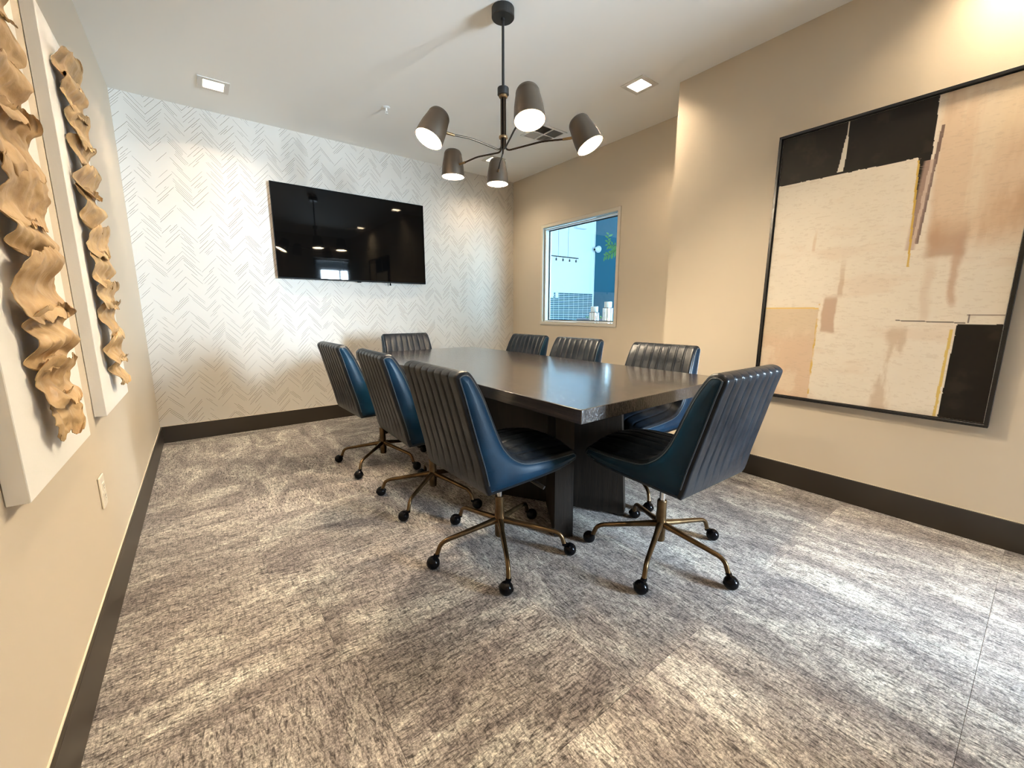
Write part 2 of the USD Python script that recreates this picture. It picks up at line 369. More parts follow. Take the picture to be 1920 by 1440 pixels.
# wall behind the camera with the glazed door towards the next room
DX0, DX1, DZ1 = 2.12, 2.90, 2.28
struct('wall_front', cat_([bx(XL, DX0, YR-T, YR, -0.16, H), bx(DX1, XR2, YR-T, YR, -0.16, H), bx(DX0, DX1, YR-T, YR, DZ1, H)]), WALL)
door = thing('door_1', 'dark framed glass door in the wall behind the camera', 'door', (DX0, YR-0.06, 0)); data(door, kind='structure')
dw = DX1-DX0
obj('door_frame', [bx(0.005, 0.05, -0.02, 0.02, 0.0, DZ1-0.005), bx(dw-0.05, dw-0.005, -0.02, 0.02, 0.0, DZ1-0.005), bx(0.05, dw-0.05, -0.02, 0.02, 0.0, 0.10), bx(0.05, dw-0.05, -0.02, 0.02, DZ1-0.055, DZ1-0.005)], MULLION, door, False)
obj('door_pane', bx(0.05, dw-0.05, -0.003, 0.003, 0.10, DZ1-0.055), PANE, door, False)
obj('door_handle', tube(bend([(0.075, 0.02, 0.95), (0.075, 0.065, 0.95), (0.075, 0.065, 1.15), (0.075, 0.02, 1.15)], 0.02), 0.008), BLACK, door)

# baseboards with a line of caulk on top
BT = 0.012
def board(name, x0, x1, y0, y1, axis):
    b = struct(name, cbox(x0, x1, y0, y1, 0.0, HB, 0.0015), BASE)
    if axis == 'x+': c = bx(x0, x0+0.004, y0, y1, HB-0.0005, HB+0.004)
    elif axis == 'x-': c = bx(x1-0.004, x1, y0, y1, HB-0.0005, HB+0.004)
    else: c = bx(x0, x1, y1-0.004, y1, HB-0.0005, HB+0.004)
    obj('caulk_line', c, CAULK, b, False)
board('baseboard_left', XL, XL+BT, YR, YB, 'x+')
board('baseboard_back', XL+BT, XR1, YB-BT, YB, 'y')
board('baseboard_right', XR1-BT, XR1, YJ, YB-BT, 'x-')
board('baseboard_right_near', XR2-BT, XR2, YR, YJ, 'x-')
board('baseboard_front', XL+BT, DX0, YR, YR+BT, 'y')

# interior window
win = thing('window_1', 'white framed interior window looking into the blue and white kitchen', 'window', (XR1, 0, 0)); data(win, kind='structure')
IY0, IY1, IZ0, IZ1 = 2.772, 3.868, 0.995, 2.082
obj('window_trim', frame_yz(-0.006, 0.05, WY0+0.003, WY1-0.003, WZ0+0.003, WZ1-0.003, 0.034), TRIMW, win, False)
obj('window_sash', frame_yz(0.020, 0.105, IY0, IY1, IZ0, IZ1, 0.012), WHITE, win, False)
obj('window_gasket', frame_yz(0.070, 0.084, IY0+0.012, IY1-0.012, IZ0+0.012, IZ1-0.012, 0.008), SLOT, win, False)
obj('window_pane', bx(0.074, 0.079, IY0+0.012, IY1-0.012, IZ0+0.012, IZ1-0.012), PANE, win, False)

# ================================================================== CEILING FIXTURES
def downlight(x, y, label):
    t = thing('ceiling_light', label, 'ceiling light', (x, y, H), group='square recessed ceiling lights')
    a, b = 0.095, 0.062
    tri = [bx(-a, a, -a, -b, -0.007, -0.0005), bx(-a, a, b, a, -0.007, -0.0005), bx(-a, -b, -b, b, -0.007, -0.0005), bx(b, a, -b, b, -0.007, -0.0005)]
    obj('trim_ring', tri, CEIL_TRIM, t, False)
    c, d = 0.062, 0.068
    obj('baffle', [bx(-c-.0035, -c, -c, c, -0.006, d), bx(c, c+.0035, -c, c, -0.006, d), bx(-c-.0035, c+.0035, -c-.0035, -c, -0.006, d), bx(-c-.0035, c+.0035, c, c+.0035, -0.006, d), bx(-c-.0035, c+.0035, -c-.0035, c+.0035, d, d+.004)], WHITE, t, False)
    obj('lens', bx(-c+.002, c-.002, -c+.002, c-.002, d-.006, d-.001), LENS, t, False)
CEIL_TRIM = plain('downlight_trim', (0.66, 0.62, 0.56), 0.5)
downlight(0.26, 3.965, 'square recessed ceiling light above the left end of the patterned wall')
downlight(2.742, 2.09, 'square recessed ceiling light beside the outer corner of the right wall')
downlight(2.742, 3.965, 'square recessed ceiling light seen just behind the rearmost chandelier shade')
downlight(0.26, 2.09, 'square recessed ceiling light above the two white art panels')
downlight(0.26, 0.25, 'square recessed ceiling light nearest the camera along the left wall')
downlight(2.742, 0.25, 'square recessed ceiling light above the large abstract painting')

# air vent in the ceiling
vent = thing('ceiling_vent', 'white square air vent in the ceiling behind the chandelier', 'air vent', (2.74, 3.14, H))
a = 0.155
obj('vent_frame', [bx(-a, a, -a, -a+.022, -0.008, -0.0005), bx(-a, a, a-.022, a, -0.008, -0.0005), bx(-a, -a+.022, -a+.022, a-.022, -0.008, -0.0005), bx(a-.022, a, -a+.022, a-.022, -0.008, -0.0005),
                   bx(-.006, .006, -a+.022, a-.022, -0.0085, -0.0015), bx(-a+.022, -.006, -.006, .006, -0.0085, -0.0015), bx(.006, a-.022, -.006, .006, -0.0085, -0.0015)], WHITE, vent, False)
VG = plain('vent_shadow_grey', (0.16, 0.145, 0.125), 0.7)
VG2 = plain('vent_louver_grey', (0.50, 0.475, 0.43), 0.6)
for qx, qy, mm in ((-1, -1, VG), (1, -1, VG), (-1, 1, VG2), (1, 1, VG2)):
    sl = []
    for k in range(8):
        o = 0.012 + k*0.0152
        s = bx(-.0605, .0605, -.0062, .0062, -.0006, .0006)
        s.apply_transform(trimesh.transformations.rotation_matrix(0.5*(1 if qx*qy > 0 else -1), [1, 0, 0]))
        s.apply_translation((qx*0.0695, qy*(o), -0.0045)); sl.append(s)
    sl.append(bx(min(qx*.006, qx*.133), max(qx*.006, qx*.133), min(qy*.006, qy*.133), max(qy*.006, qy*.133), -0.0012, -0.0006))
    obj('louver', sl, mm, vent, False)

# fire sprinkler
sp = thing('fire_sprinkler', 'small white fire sprinkler head hanging from the ceiling', 'sprinkler', (1.388, 3.53, H))
obj('escutcheon', lathe([(0, -.001), (.030, -.001), (.030, -.003), (.024, -.007), (.012, -.009), (0, -.009)], 32), WHITE, sp)
obj('sprinkler_body', cat_([cyl(.007, -.030, -.008), tube([(.006, 0, -.028), (.010, 0, -.038), (.003, 0, -.050)], .0015, 6), tube([(-.006, 0, -.028), (-.010, 0, -.038), (-.003, 0, -.050)], .0015, 6)]), WHITE, sp)
obj('deflector', cyl(.013, -.0525, -.050), WHITE, sp)

# ================================================================== CHANDELIER
CX, CY = 1.500, 2.070
ch = thing('chandelier', 'dark bronze chandelier with five bell shaped shades hanging over the table', 'chandelier', (CX, CY, 0))
obj('canopy', lathe([(0, H-.0006), (.060, H-.0006), (.062, H-.004), (.062, H-.046), (.058, H-.050), (0, H-.050)], 48), BLACK, ch)
obj('rod', cat_([cyl(.0075, 2.345, H-.050), cyl(.011, H-.062, H-.049)]), BLACK, ch)
obj('collar', lathe([(0, 2.352), (.030, 2.352), (.032, 2.349), (.032, 2.316), (.029, 2.313), (0, 2.313)], 36), BLACK, ch)
obj('collar_ring', lathe([(0, 2.314), (.024, 2.314), (.024, 2.303), (.020, 2.300), (0, 2.300)], 32), BRASSY, ch)
obj('clamp', lathe([(.008, 2.104), (.024, 2.102), (.025, 2.096), (.024, 2.090), (.008, 2.088)], 32), BRASSY, ch)
def bell(rt_, rb, h, th=0.0025):
    pr = [(0.0, h), (rt_*0.45, h-.002), (rt_*0.78, h-.010), (rt_*0.95, h-.026), (rt_, h-.045), ((rt_+rb)/2+.002, h*0.40), (rb, 0.0)]
    o = curve([(q[0], 0, q[1]) for q in pr], 36)[:, [0, 2]]
    return o
OPEN = [(1.31, 1.60, .27), (1.03, 2.07, .48), (1.42, 2.52, .02), (1.74, 2.47, .0), (1.75, 1.63, .50)]
for sx_, sy_, tilt in OPEN:
    dx, dy = sx_-CX, sy_-CY; rr = math.hypot(dx, dy); az = math.atan2(dy, dx)
    ax = np.array([-math.sin(tilt)*math.cos(az), -math.sin(tilt)*math.sin(az), math.cos(tilt)])   # open end faces out
    org = np.array([dx, dy, 1.98]); hS = 0.165
    q = bell(0.058, 0.0735, hS)
    X = trimesh.geometry.align_vectors([0, 0, 1], ax); X[:3, 3] = org
    outer = np.vstack([q]); inner = np.stack([np.maximum(q[::-1, 0]-.0025, 0), q[::-1, 1]-.0025*(q[::-1, 1] > .01)], 1)
    so = lathe(q[::-1], 48); so.apply_transform(X)
    si_pts = np.stack([np.maximum(q[:, 0]-.003, 0), np.where(q[:, 1] > .02, q[:, 1]-.003, q[:, 1])], 1)
    si = lathe(si_pts[::-1], 48); si.invert(); si.apply_transform(X)
    rim = lathe([(q[-1, 0]-.003, 0.0), (q[-1, 0], 0.0), (q[-1, 0], -.0015), (q[-1, 0]-.003, -.0015), (q[-1, 0]-.003, 0.0)], 48); rim.apply_transform(X)
    sh = obj('lamp_shade', so, BRONZE, ch, 40)
    obj('shade_lining', si, SHADEIN, sh, 40, label='white inner lining')
    obj('shade_rim', rim, BRASSY, sh, 40)
    blb = trimesh.creation.uv_sphere(radius=.031, count=[18, 24]); blb.apply_translation((0, 0, .052)); blb.apply_transform(X)
    obj('bulb', blb, GLOW, ch, True, label='glowing round bulb')
    sk = cyl(.016, .080, .150, n=20); sk.apply_transform(X); obj('socket', sk, SHADEIN, ch)
    # arm: down inside the bundle, out and level to a brass knuckle on the shade's inner side
    ca, sa = math.cos(az), math.sin(az)
    kn = org + ax*0.060 - np.array([ca, sa, 0])*0.0665
    k0 = kn - np.array([ca, sa, 0])*0.052
    pts = [(.013*ca, .013*sa, 2.305), (.013*ca, .013*sa, 2.022), ((rr*0.62)*ca, (rr*0.62)*sa, 2.045), tuple(k0)]
    pts[2] = tuple(np.array([pts[1][0], pts[1][1], 2.02])*0.35 + np.array(k0)*0.65 + np.array([0, 0, .012]))
    obj('arm', tube(bend(pts, .035, 8), .0048, 10), BRONZER, ch)
    obj('knuckle', tube([k0 - np.array([ca, sa, 0])*.004, k0+np.array([ca, sa, 0])*.020, kn+np.array([ca, sa, 0])*.004], [.0065, .0072, .0072], 12), BRASSY, ch)

# ================================================================== TV
tv = thing('television', 'large black flat screen television mounted on the patterned wall', 'television', (1.366, YB, 0))
tw = 0.742; z0, z1 = 1.418, 2.266
obj('tv_back', cat_([rbox(-tw+.05, tw-.05, -.043, -.020, z0+.05, z1-.05, .004), rbox(-.30, .30, -.024, -.0015, z0+.20, z1-.20, .004)]), BEZEL, tv)
obj('bezel', [bx(-tw, tw, -.052, -.042, z0, z0+.012), bx(-tw, tw, -.052, -.042, z1-.005, z1), bx(-tw, -tw+.005, -.052, -.042, z0+.012, z1-.005), bx(tw-.005, tw, -.052, -.042, z0+.012, z1-.005)], BEZEL, tv, False)
obj('screen', bx(-tw+.005, tw-.005, -.0508, -.042, z0+.012, z1-.005), SCREEN, tv, False)
obj('sensor', rbox(-.02, .02, -.048, -.040, z0-.010, z0+.002, .002), BEZEL, tv)
cs = cyl(.010, -.028, 0.0, n=16, r1=.004); cs.apply_translation((.33, -.044, z0)); obj('cable_stub', cs, BEZEL, tv)

# ================================================================== PAINTING
PX = XR2 - 0.0015
pt = thing('painting', 'large abstract cream, tan and black painting in a thin black frame on the right wall', 'painting', (PX, 0, 0))
y0p, y1p, z0p, z1p = 0.134, 1.170, 0.574, 2.145
obj('frame', [cbox(-.048, 0, y0p, y1p, z0p, z0p+.014, .001), cbox(-.048, 0, y0p, y1p, z1p-.014, z1p, .001), cbox(-.048, 0, y0p, y0p+.014, z0p+.014, z1p-.014, .001), cbox(-.048, 0, y1p-.014, y1p, z0p+.014, z1p-.014, .001)], FRAMEB, pt, False)
def canvas():
    ny, nz = 360, 530
    ys = np.linspace(y0p+.018, y1p-.018, ny); zs = np.linspace(z0p+.018, z1p-.018, nz)
    Y, Z = np.meshgrid(ys, zs, indexing='ij')
    p3 = lambda sy, sz, s=0: meshkit.fbm(np.stack([Y*sy, Z*sz, np.full_like(Y, 0.37)], -1), 5, s)
    def sm(x, a, b): t = np.clip((x-a)/(b-a), 0, 1); return t*t*(3-2*t)
    C = np.zeros(Y.shape+(3,)); C[:] = (0.72, 0.65, 0.545)
    def put(mask, col):
        C[:] = C*(1-mask[..., None]) + np.array(col)*mask[..., None]
    put(0.55*sm(p3(4, 2.5, 1), .42, .62), (0.77, 0.695, 0.59))
    put(0.40*sm(p3(3, 9, 2), .52, .66), (0.66, 0.52, 0.40))
    w = (p3(14, 14, 3)-.5)*.022; w2 = (p3(30, 30, 4)-.5)*.012
    # upper right warm field
    right = sm(Y+w, .475+ (Z-1.7)*.04, .445+(Z-1.7)*.04)*sm(Z+w, 1.35, 1.52)
    put(right*.9, (0.68, 0.52, 0.37))
    put(right*sm(p3(9, 2.2, 5), .45, .62)*.8, (0.56, 0.38, 0.25))
    put(right*sm(p3(16, 1.8, 6), .52, .66)*.7, (0.74, 0.63, 0.48))
    put(sm(Y, .32, .25)*sm(Z, 1.80, 1.95)*.6, (0.74, 0.60, 0.42))
    put(sm(Y+w*2, .47, .43)*sm(Y+w*2, .30, .33)*sm(Z+w*2, 1.36, 1.39)*sm(Z+w*2, 1.60, 1.44)*.75, (0.42, 0.27, 0.18))
    put(sm(np.abs(Y-.335+w*2), .024, .004)*sm(Z, 1.12, 1.17)*sm(Z, 1.52, 1.40)*.8, (0.50, 0.34, 0.24))
    put(sm(np.abs(Y-.42+w*2), .03, .005)*sm(Z, 1.02, 1.1)*sm(Z, 1.40, 1.30)*.45, (0.58, 0.44, 0.33))
    # black band along the top and its tail
    top = (Z > 1.863 + w2 + (Y-.53)*.005) & (Y > .492 + w2*.6 - (2.11-Z)*.03)
    put(top*1.0, (0.012, 0.010, 0.008))
    put(top*sm(p3(10, 10, 7), .55, .7)*.5, (0.035, 0.028, 0.02))
    tail = (Z <= 1.88) & (Z > 1.36) & (Y < .533 + w2*.5 - (1.87-Z)*.045) & (Y > .487 + (1.87-Z)*.048 + w2)
    put(tail*1.0, (0.014, 0.011, 0.009))
    tl2 = (Z > 1.45) & (Z < 1.99) & (np.abs(Y - (.462 + (1.99-Z)*.05)) < .006+w2*.6); put(tl2*.85, (0.10, 0.05, 0.05))
    put(sm(np.abs(Y-.487-(1.9-Z)*.05), .025, .01)*(Z < 1.84)*(Z > 1.42)*.7, (0.47, 0.33, 0.27))
    gold = (Z < 1.85) & (Z > 1.34) & (np.abs(Y - (.530 - (1.85-Z)*.045)) < .0042+w2*.25); put(gold*.9, (0.62, 0.40, 0.08))
    drip = (Z > 1.875) & (np.abs(Y-.835-w*.7-(2.1-Z)*.06) < .010*sm(Z, 2.125, 1.92)+.0025+w2*.5); put(drip*.9, (0.66, 0.62, 0.52))
    # tan block lower left
    blk = (Y > .866 + w2*.7 - (1.13-Z)*.02*0) & (Z < 1.130 + w2*.5)
    put(blk*.95, (0.60, 0.48, 0.34))
    put(blk*sm(1.02-Z+w*3, 0, .1)*.7, (0.63, 0.455, 0.325))
    put(blk*sm(p3(11, 6, 8), .52, .64)*sm(Z, 1.05, .95)*.8, (0.68, 0.56, 0.42))
    put(((Y > .866) & (np.abs(Z-1.134-w2*.4) < .0045))*.9, (0.68, 0.46, 0.14))
    put(((Z < 1.16) & (Z > .62) & (np.abs(Y-.866-w2*.7) < .0045))*sm(p3(4, 18, 9), .35, .6), (0.60, 0.40, 0.12))
    put(sm(np.abs(Y-.815+w*1.2), .036, .024)*sm(Z+w, .985, 1.01)*sm(Z+w, 1.215, 1.18)*.9, (0.47, 0.33, 0.24))
    put(sm(np.abs(Y-.775+w), .016, .006)*sm(Z, 1.18, 1.22)*sm(Z, 1.45, 1.26)*.7, (0.50, 0.36, 0.25))
    put(sm(np.abs(Y-.93+w), .010, .004)*sm(Z, 1.45, 1.47)*sm(Z, 1.60, 1.52)*.6, (0.62, 0.46, 0.32))
    # faint column and dark block lower right
    put(sm(np.abs(Y-.50+w*3+(1.0-Z)*-.1), .05, .02)*sm(Z, 1.06, 1.0)*sm(p3(20, 6, 10), .40, .56)*.8, (0.54, 0.42, 0.31))
    bb = (Z < 1.056 + w2*.3) & (Y < .297 + w2*.6 + (1.05-Z)*.016)
    put(bb*1.0, (0.011, 0.009, 0.007))
    put(bb*sm(p3(12, 12, 11), .56, .7)*.4, (0.035, 0.028, 0.02))
    put(((Z < 1.03) & (np.abs(Y-.312-w2-(1.05-Z)*.012) < .0055+w2*.3))*.9, (0.66, 0.46, 0.10))
    put(((np.abs(Z-1.062-w2*.2-(Y-.3)*.03) < .0028) & (Y > .27) & (Y < .52))*.85, (0.05, 0.035, 0.03))
    put(((np.abs(Z-1.098-w2*.2) < .0024) & (Y < .27))*.7, (0.12, 0.07, 0.05))
    put(((np.abs(Y-.262-w2*.5) < .003) & (Z > 1.06) & (Z < 1.10))*.8, (0.08, 0.05, 0.06))
    dry = (p3(40, 160, 12) > .60) & ~bb & ~top; put(dry*.18, (0.45, 0.34, 0.25))
    X = -.030 - .0012*p3(45, 45, 13)
    v = np.stack([X, Y, Z], -1).reshape(-1, 3)
    i = np.arange(ny*nz).reshape(ny, nz)
    f = np.stack([i[:-1, :-1], i[:-1, 1:], i[1:, 1:], i[1:, :-1]], -1).reshape(-1, 4)
    f = np.vstack([f[:, [0, 1, 2]], f[:, [0, 2, 3]]])
    return v, f, C.reshape(-1, 3)
PAINT = mat('oil_paint', {'a': ('attribute', {'attribute': 'pigment'}), 'p': ('principled_bsdf', {'roughness': 0.5, 'specular_ior_level': 0.18})}, [('a.color', 'p.base_color')])
v, f, c = canvas()
cm = usdkit.mesh(stage, str(pt.GetPath()) + '/canvas', (v, f), PAINT, smooth=True)
UsdGeom.PrimvarsAPI(cm).CreatePrimvar('pigment', Sdf.ValueTypeNames.Color3fArray, 'vertex').Set(Vt.Vec3fArray.FromNumpy(c.astype(np.float32)))
obj('stretcher', bx(-.028, -.002, y0p+.016, y1p-.016, z0p+.016, z1p-.016), PANELW, pt, False)

# ================================================================== LEFT WALL ART
def art(y0, label, seed):
    t = thing('wall_sculpture', label, 'wall art', (XL, y0, 0), group='white panels with torn tan sheets')
    W, ZB, ZT, D = 0.612, 0.712, 2.140, 0.037
    obj('panel', cbox(0.0012, D, 0, W, ZB, ZT, .0015), PANELW, t, False)
    r = np.random.default_rng(seed)
    z = 0.800; k = 0
    while z < 2.02:
        hgt = r.uniform(.105, .165)
        yc = W*0.385 + r.uniform(-.014, .014); wd = r.uniform(.23, .29)
        if k == 0: wd = .15
        nu, nv = 48, 30
        U, V = np.meshgrid(np.linspace(0, 1, nu), np.linspace(0, 1, nv), indexing='ij')
        zz0 = z + V*hgt
        n1 = meshkit.fbm(np.stack([zz0*13, np.full_like(V, seed+k*3.1), np.zeros_like(V)], -1), 4, seed)
        n2 = meshkit.fbm(np.stack([zz0*13, np.full_like(V, seed+k*5.3+40), np.zeros_like(V)], -1), 4, seed+3)
        fine = meshkit.fbm(np.stack([zz0*60, np.full_like(V, k*2.2), U*0], -1), 3, seed+9)
        tip = np.clip(np.minimum(V, 1-V)/.16, 0, 1)**.6
        mid = yc + (n1-n2)*.02
        le = mid - (wd/2 + (n1-.5)*.11)*(.55+.45*tip) + (fine-.5)*.026
        re = mid + (wd/2 + (n2-.5)*.11)*(.55+.45*tip) - (fine-.5)*.026
        yy = le + (re-le)*U
        e1 = meshkit.fbm(np.stack([U*6+k*3, np.full_like(U, seed*1.7), np.zeros_like(U)], -1), 5, seed+k)
        e2 = meshkit.fbm(np.stack([U*6+k*7+9, np.full_like(U, seed*1.7), np.zeros_like(U)], -1), 5, seed+k)
        slope = r.uniform(-.04, .16)
        zz = zz0 + (e1-.5)*.05*(1-V) + (e2-.5)*.04*V + slope*(yy-yc)
        amp = r.uniform(.008, .015); ph = r.uniform(-2, 2); wl = r.uniform(.085, .15)
        xx = D + .020 + amp*np.sin(2*np.pi*(zz0/wl) + ph*.6 + U*.8) + .018*U + .012*(V-.5) + (1-V)**8*.010
        xx += (meshkit.fbm(np.stack([U*3+k, zz0*18, np.full_like(U, seed)], -1), 3, seed)-.5)*.026
        xx = np.maximum(xx, D+.004) + (k % 2)*.003
        th = .0016
        fr_, bk = np.stack([xx+th, yy, zz], -1).reshape(-1, 3), np.stack([xx, yy, zz], -1).reshape(-1, 3)
        i = np.arange(nu*nv).reshape(nu, nv); n = nu*nv
        q = np.stack([i[:-1, :-1], i[1:, :-1], i[1:, 1:], i[:-1, 1:]], -1).reshape(-1, 4)
        loop = np.concatenate([i[:, 0], i[-1, 1:], i[-2::-1, -1], i[0, -2:0:-1]])
        lp = np.roll(loop, -1)
        qs = np.stack([loop, loop+n, lp+n, lp], -1)
        F = np.vstack([q, q[:, ::-1]+n, qs])
        obj('torn_sheet', (np.vstack([fr_, bk]), F), BARK, t, 35)
        z += hgt*0.80; k += 1
    return t
art(1.264, 'white panel of ragged curled tan sheets, nearer the camera on the left wall', 3)
art(2.185, 'white panel of ragged curled tan sheets, farther along the left wall', 8)

# wall outlet
ol = thing('wall_outlet', 'white electrical outlet on the left wall below the white art panels', 'outlet', (XL, 2.090, 0.445))
obj('cover_plate', rbox(0.0006, .0075, -.037, .037, -.060, .060, .003), PLATE, ol)
for s in (-1, 1):
    rc = rbox(.0060, .0095, -.017, .017, s*.0195-.0145, s*.0195+.0145, .0015); o = obj('receptacle', rc, PLATE, ol)
    obj('slot', [bx(.0090, .0098, -.0075, -.0055, s*.0195-.002, s*.0195+.007), bx(.0090, .0098, .0055, .0075, s*.0195-.002, s*.0195+.007), bx(.0090, .0098, -.002, .002, s*.0195-.010, s*.0195-.006)], SLOT, o, False)
sc = cyl(.003, 0, .0010, n=12); sc.apply_transform(trimesh.transformations.rotation_matrix(np.pi/2, [0, 1, 0])); sc.apply_translation((.0073, 0, 0)); obj('screw', sc, WHITE, ol)

# ================================================================== TABLE
TR_ = math.radians(1.1)
tb = thing('conference_table', 'long dark walnut conference table with a thick top and crossed slab legs', 'table', (1.638, 2.298, 0), TR_)
obj('tabletop', cbox(-.584, .584, -1.280, 1.280, .703, .760, .0025), WOOD, tb, False)
def slab(p, q, th, zb, zt, flare):
    p, q = np.array(p), np.array(q); d = (q-p)/np.linalg.norm(q-p); n = np.array([-d[1], d[0]])
    pts = []
    for z, e in ((zb, 0.0), (zt, -flare)):
        for b, s in ((p, -1), (q, 1)):
            for w in (-th/2, th/2):
                xy = b + s*d*e + n*w; pts.append((xy[0], xy[1], z))
    return tm(m3.Manifold.hull_points(np.array(pts)))
for dy in (0.0, 1.12):                              # two crossed pairs of slabs
    def L2(p, r, *k): return slab((p[0], p[1]+dy), (r[0], r[1]+dy), *k)
    obj('leg', L2((-.312, -.942), (.105, -.375), .092, 0.0, .703, .035), WOODE, tb, False)
    obj('leg', L2((.125, -.985), (-.280, -.310), .088, 0.016, .703, .045), WOODE, tb, False)
    obj('foot', [tm(m3.Manifold.cylinder(.016, .030, .030, 24).translate((x, y+dy, 0))) for x, y in ((.106, -.957), (-.258, -.345))], BLACK, tb)
for y in (-.95, -.45, .45):
    obj('support_bracket', cbox(-.52, -.42, y-.012, y+.012, .692, .703, .001), BLACK, tb, False)

# ================================================================== CHAIRS
PROFILE = [(-.228, .420), (-.262, .545), (-.300, .690), (-.332, .815), (-.349, .875), (-.345, .893), (-.328, .904), (-.305, .906), (-.282, .895), (-.252, .850),
           (-.225, .795), (-.198, .727), (-.173, .662), (-.147, .607), (-.115, .566), (-.078, .538), (-.035, .520), (.030, .512), (.110, .506), (.190, .502), (.240, .499),
           (.266, .491), (.281, .469), (.270, .444), (.190, .431), (.080, .426), (-.060, .423), (-.170, .420)]
def closed(pts, per=5):
    p = np.array(pts, float); n = len(p); out = []
    for i in range(n):
        a, b, c, d = p[i-1], p[i], p[(i+1) % n], p[(i+2) % n]
        sharp = i in (0, n-1)
        for t in np.linspace(0, 1, per, endpoint=False):
            if sharp and i == n-1: out.append(b+(c-b)*t)
            else: out.append(0.5*((2*b)+(c-a)*t+(2*a-5*b+4*c-d)*t*t+(3*b-a-3*c+d)*t**3))
    return np.array(out)
PRO = closed(PROFILE)
_t = np.roll(PRO, -1, 0)-np.roll(PRO, 1, 0); _t /= np.linalg.norm(_t, axis=1, keepdims=True)
NRM = np.stack([_t[:, 1], -_t[:, 0]], 1)            # inward (profile runs clockwise: up the rear, forward over the top)
if Polygon(PRO).contains(__import__('shapely').Point(*(PRO[40]-NRM[40]*.004))): NRM = -NRM
def half_width(z, x=-1.0):
    t = np.clip(np.asarray(x)/.27, 0, 1)
    return np.interp(z, (.42, .90), (.249, .223))*(1 - .09*t*t)
NY = 97
S = np.linspace(-1, 1, NY)
GRO = [(-3+k)*0.242/1.0 for k in range(7)]
def sweep():
    V = np.zeros((len(PRO), NY, 3))
    s_par = np.arange(len(PRO))/5.0                     # control point index along the profile
    grooved = np.interp(s_par, [0, .3, 1.0, 4.3, 5.6, 7.0, 8.6, 19, 20.5, 21.2, 22, 28], [0, 0, 1, 1, .12, .12, 1, 1, 1, 0, 0, 0])
    seat = np.interp(s_par, [14.2, 16.5, 18.5, 20.5, 21.5], [0, .8, 1, .7, 0])
    backc = np.interp(s_par, [8.5, 10, 13, 15], [0, 1, 1, 0])
    R0 = 0.016
    for j, s in enumerate(S):
        hw = half_width(PRO[:, 1], PRO[:, 0]); d = (1-abs(s))*hw
        rnd = np.where(d < R0, R0-np.sqrt(np.maximum(R0**2-(R0-d)**2, 0)), 0)
        g = sum(np.exp(-((s-q)*0.24/.0042)**2) for q in GRO)
        puff = sum(np.exp(-((s-q)*0.24/.020)**2) for q in GRO)
        off = rnd + grooved*(.0065*g + .0012*puff) - seat*.046*max(0, 1-(abs(s)/.90)**2.6) + backc*.010*max(0, 1-(abs(s)/.9)**3)
        p = PRO + NRM*off[:, None]
        V[:, j, 0], V[:, j, 2] = p[:, 0], p[:, 1]
        V[:, j, 1] = s*hw
    return V
SW = sweep()
def grid_mesh(i0, i1):
    idx = [i % len(PRO) for i in range(i0, i1+1)]
    g = SW[idx]; n, m_ = g.shape[:2]; v = g.reshape(-1, 3); i = np.arange(n*m_).reshape(n, m_)
    q = np.stack([i[:-1, :-1], i[1:, :-1], i[1:, 1:], i[:-1, 1:]], -1).reshape(-1, 4)
    return v, np.vstack([q[:, [0, 1, 2]], q[:, [0, 2, 3]]])
CREASE = 15*5
REAR0 = 0
def side_panel(sgn):
    ring = SW[:, -1 if sgn > 0 else 0]
    poly = Polygon(ring[:, [0, 2]])
    rr_ = ring.copy(); bulge = []
    inner = []
    # three rings with a slight outward crown, then a triangulated middle
    v2, f2 = trimesh.creation.triangulate_polygon(poly, engine='earcut')
    sub = trimesh.Trimesh(np.c_[v2, np.zeros(len(v2))], f2, process=True)
    sub = trimesh.Trimesh(*trimesh.remesh.subdivide_to_size(sub.vertices, sub.faces, .022, max_iter=12), process=True)
    from shapely import points, distance
    dd = distance(points(sub.vertices[:, :2]), poly.exterior)
    yb = half_width(sub.vertices[:, 1], sub.vertices[:, 0])
    cr = .010*(1-np.exp(-dd/.014))
    v = np.stack([sub.vertices[:, 0], sgn*(yb+cr), sub.vertices[:, 1]], 1)
    f = sub.faces.copy()
    nrm = np.cross(v[f[:, 1]]-v[f[:, 0]], v[f[:, 2]]-v[f[:, 0]])[:, 1].sum()
    if nrm*sgn < 0: f = f[:, ::-1]
    return v, f
SIDE = {s: side_panel(s) for s in (-1, 1)}
BACK_M = grid_mesh(REAR0, CREASE)
SEAT_M = grid_mesh(CREASE, len(PRO))
def pip(sgn):
    ring = SW[:, -1 if sgn > 0 else 0].copy(); ring = ring[2:24*5]
    off = np.stack([NRM[2:24*5, 0], np.zeros(len(ring)), NRM[2:24*5, 1]], 1)
    return tube(ring - off*0.0005 + np.array([0, sgn*0.0005, 0]), .0028, 6)
PIP = {s: pip(s) for s in (-1, 1)}
HUB = lathe([(0, .068), (.020, .068), (.0225, .074), (.0235, .150), (.0225, .205), (.0215, .207), (.0215, .262), (.019, .266), (0, .266)], 28)
LIFT = cyl(.0125, .264, .425, n=24)
PLATEM = cat_([rbox(-.10, .10, -.07, .07, .405, .432, .006)])
LEVER = tube(bend([(-.02, -.06, .405), (-.02, -.16, .398), (-.01, -.235, .372)], .03), [.006]*2+[.006]*5+[.010], 10) if False else tube([(.02, -.05, .408), (.03, -.15, .400), (.045, -.21, .388), (.055, -.245, .378)], [.005, .005, .010, .009], 10)
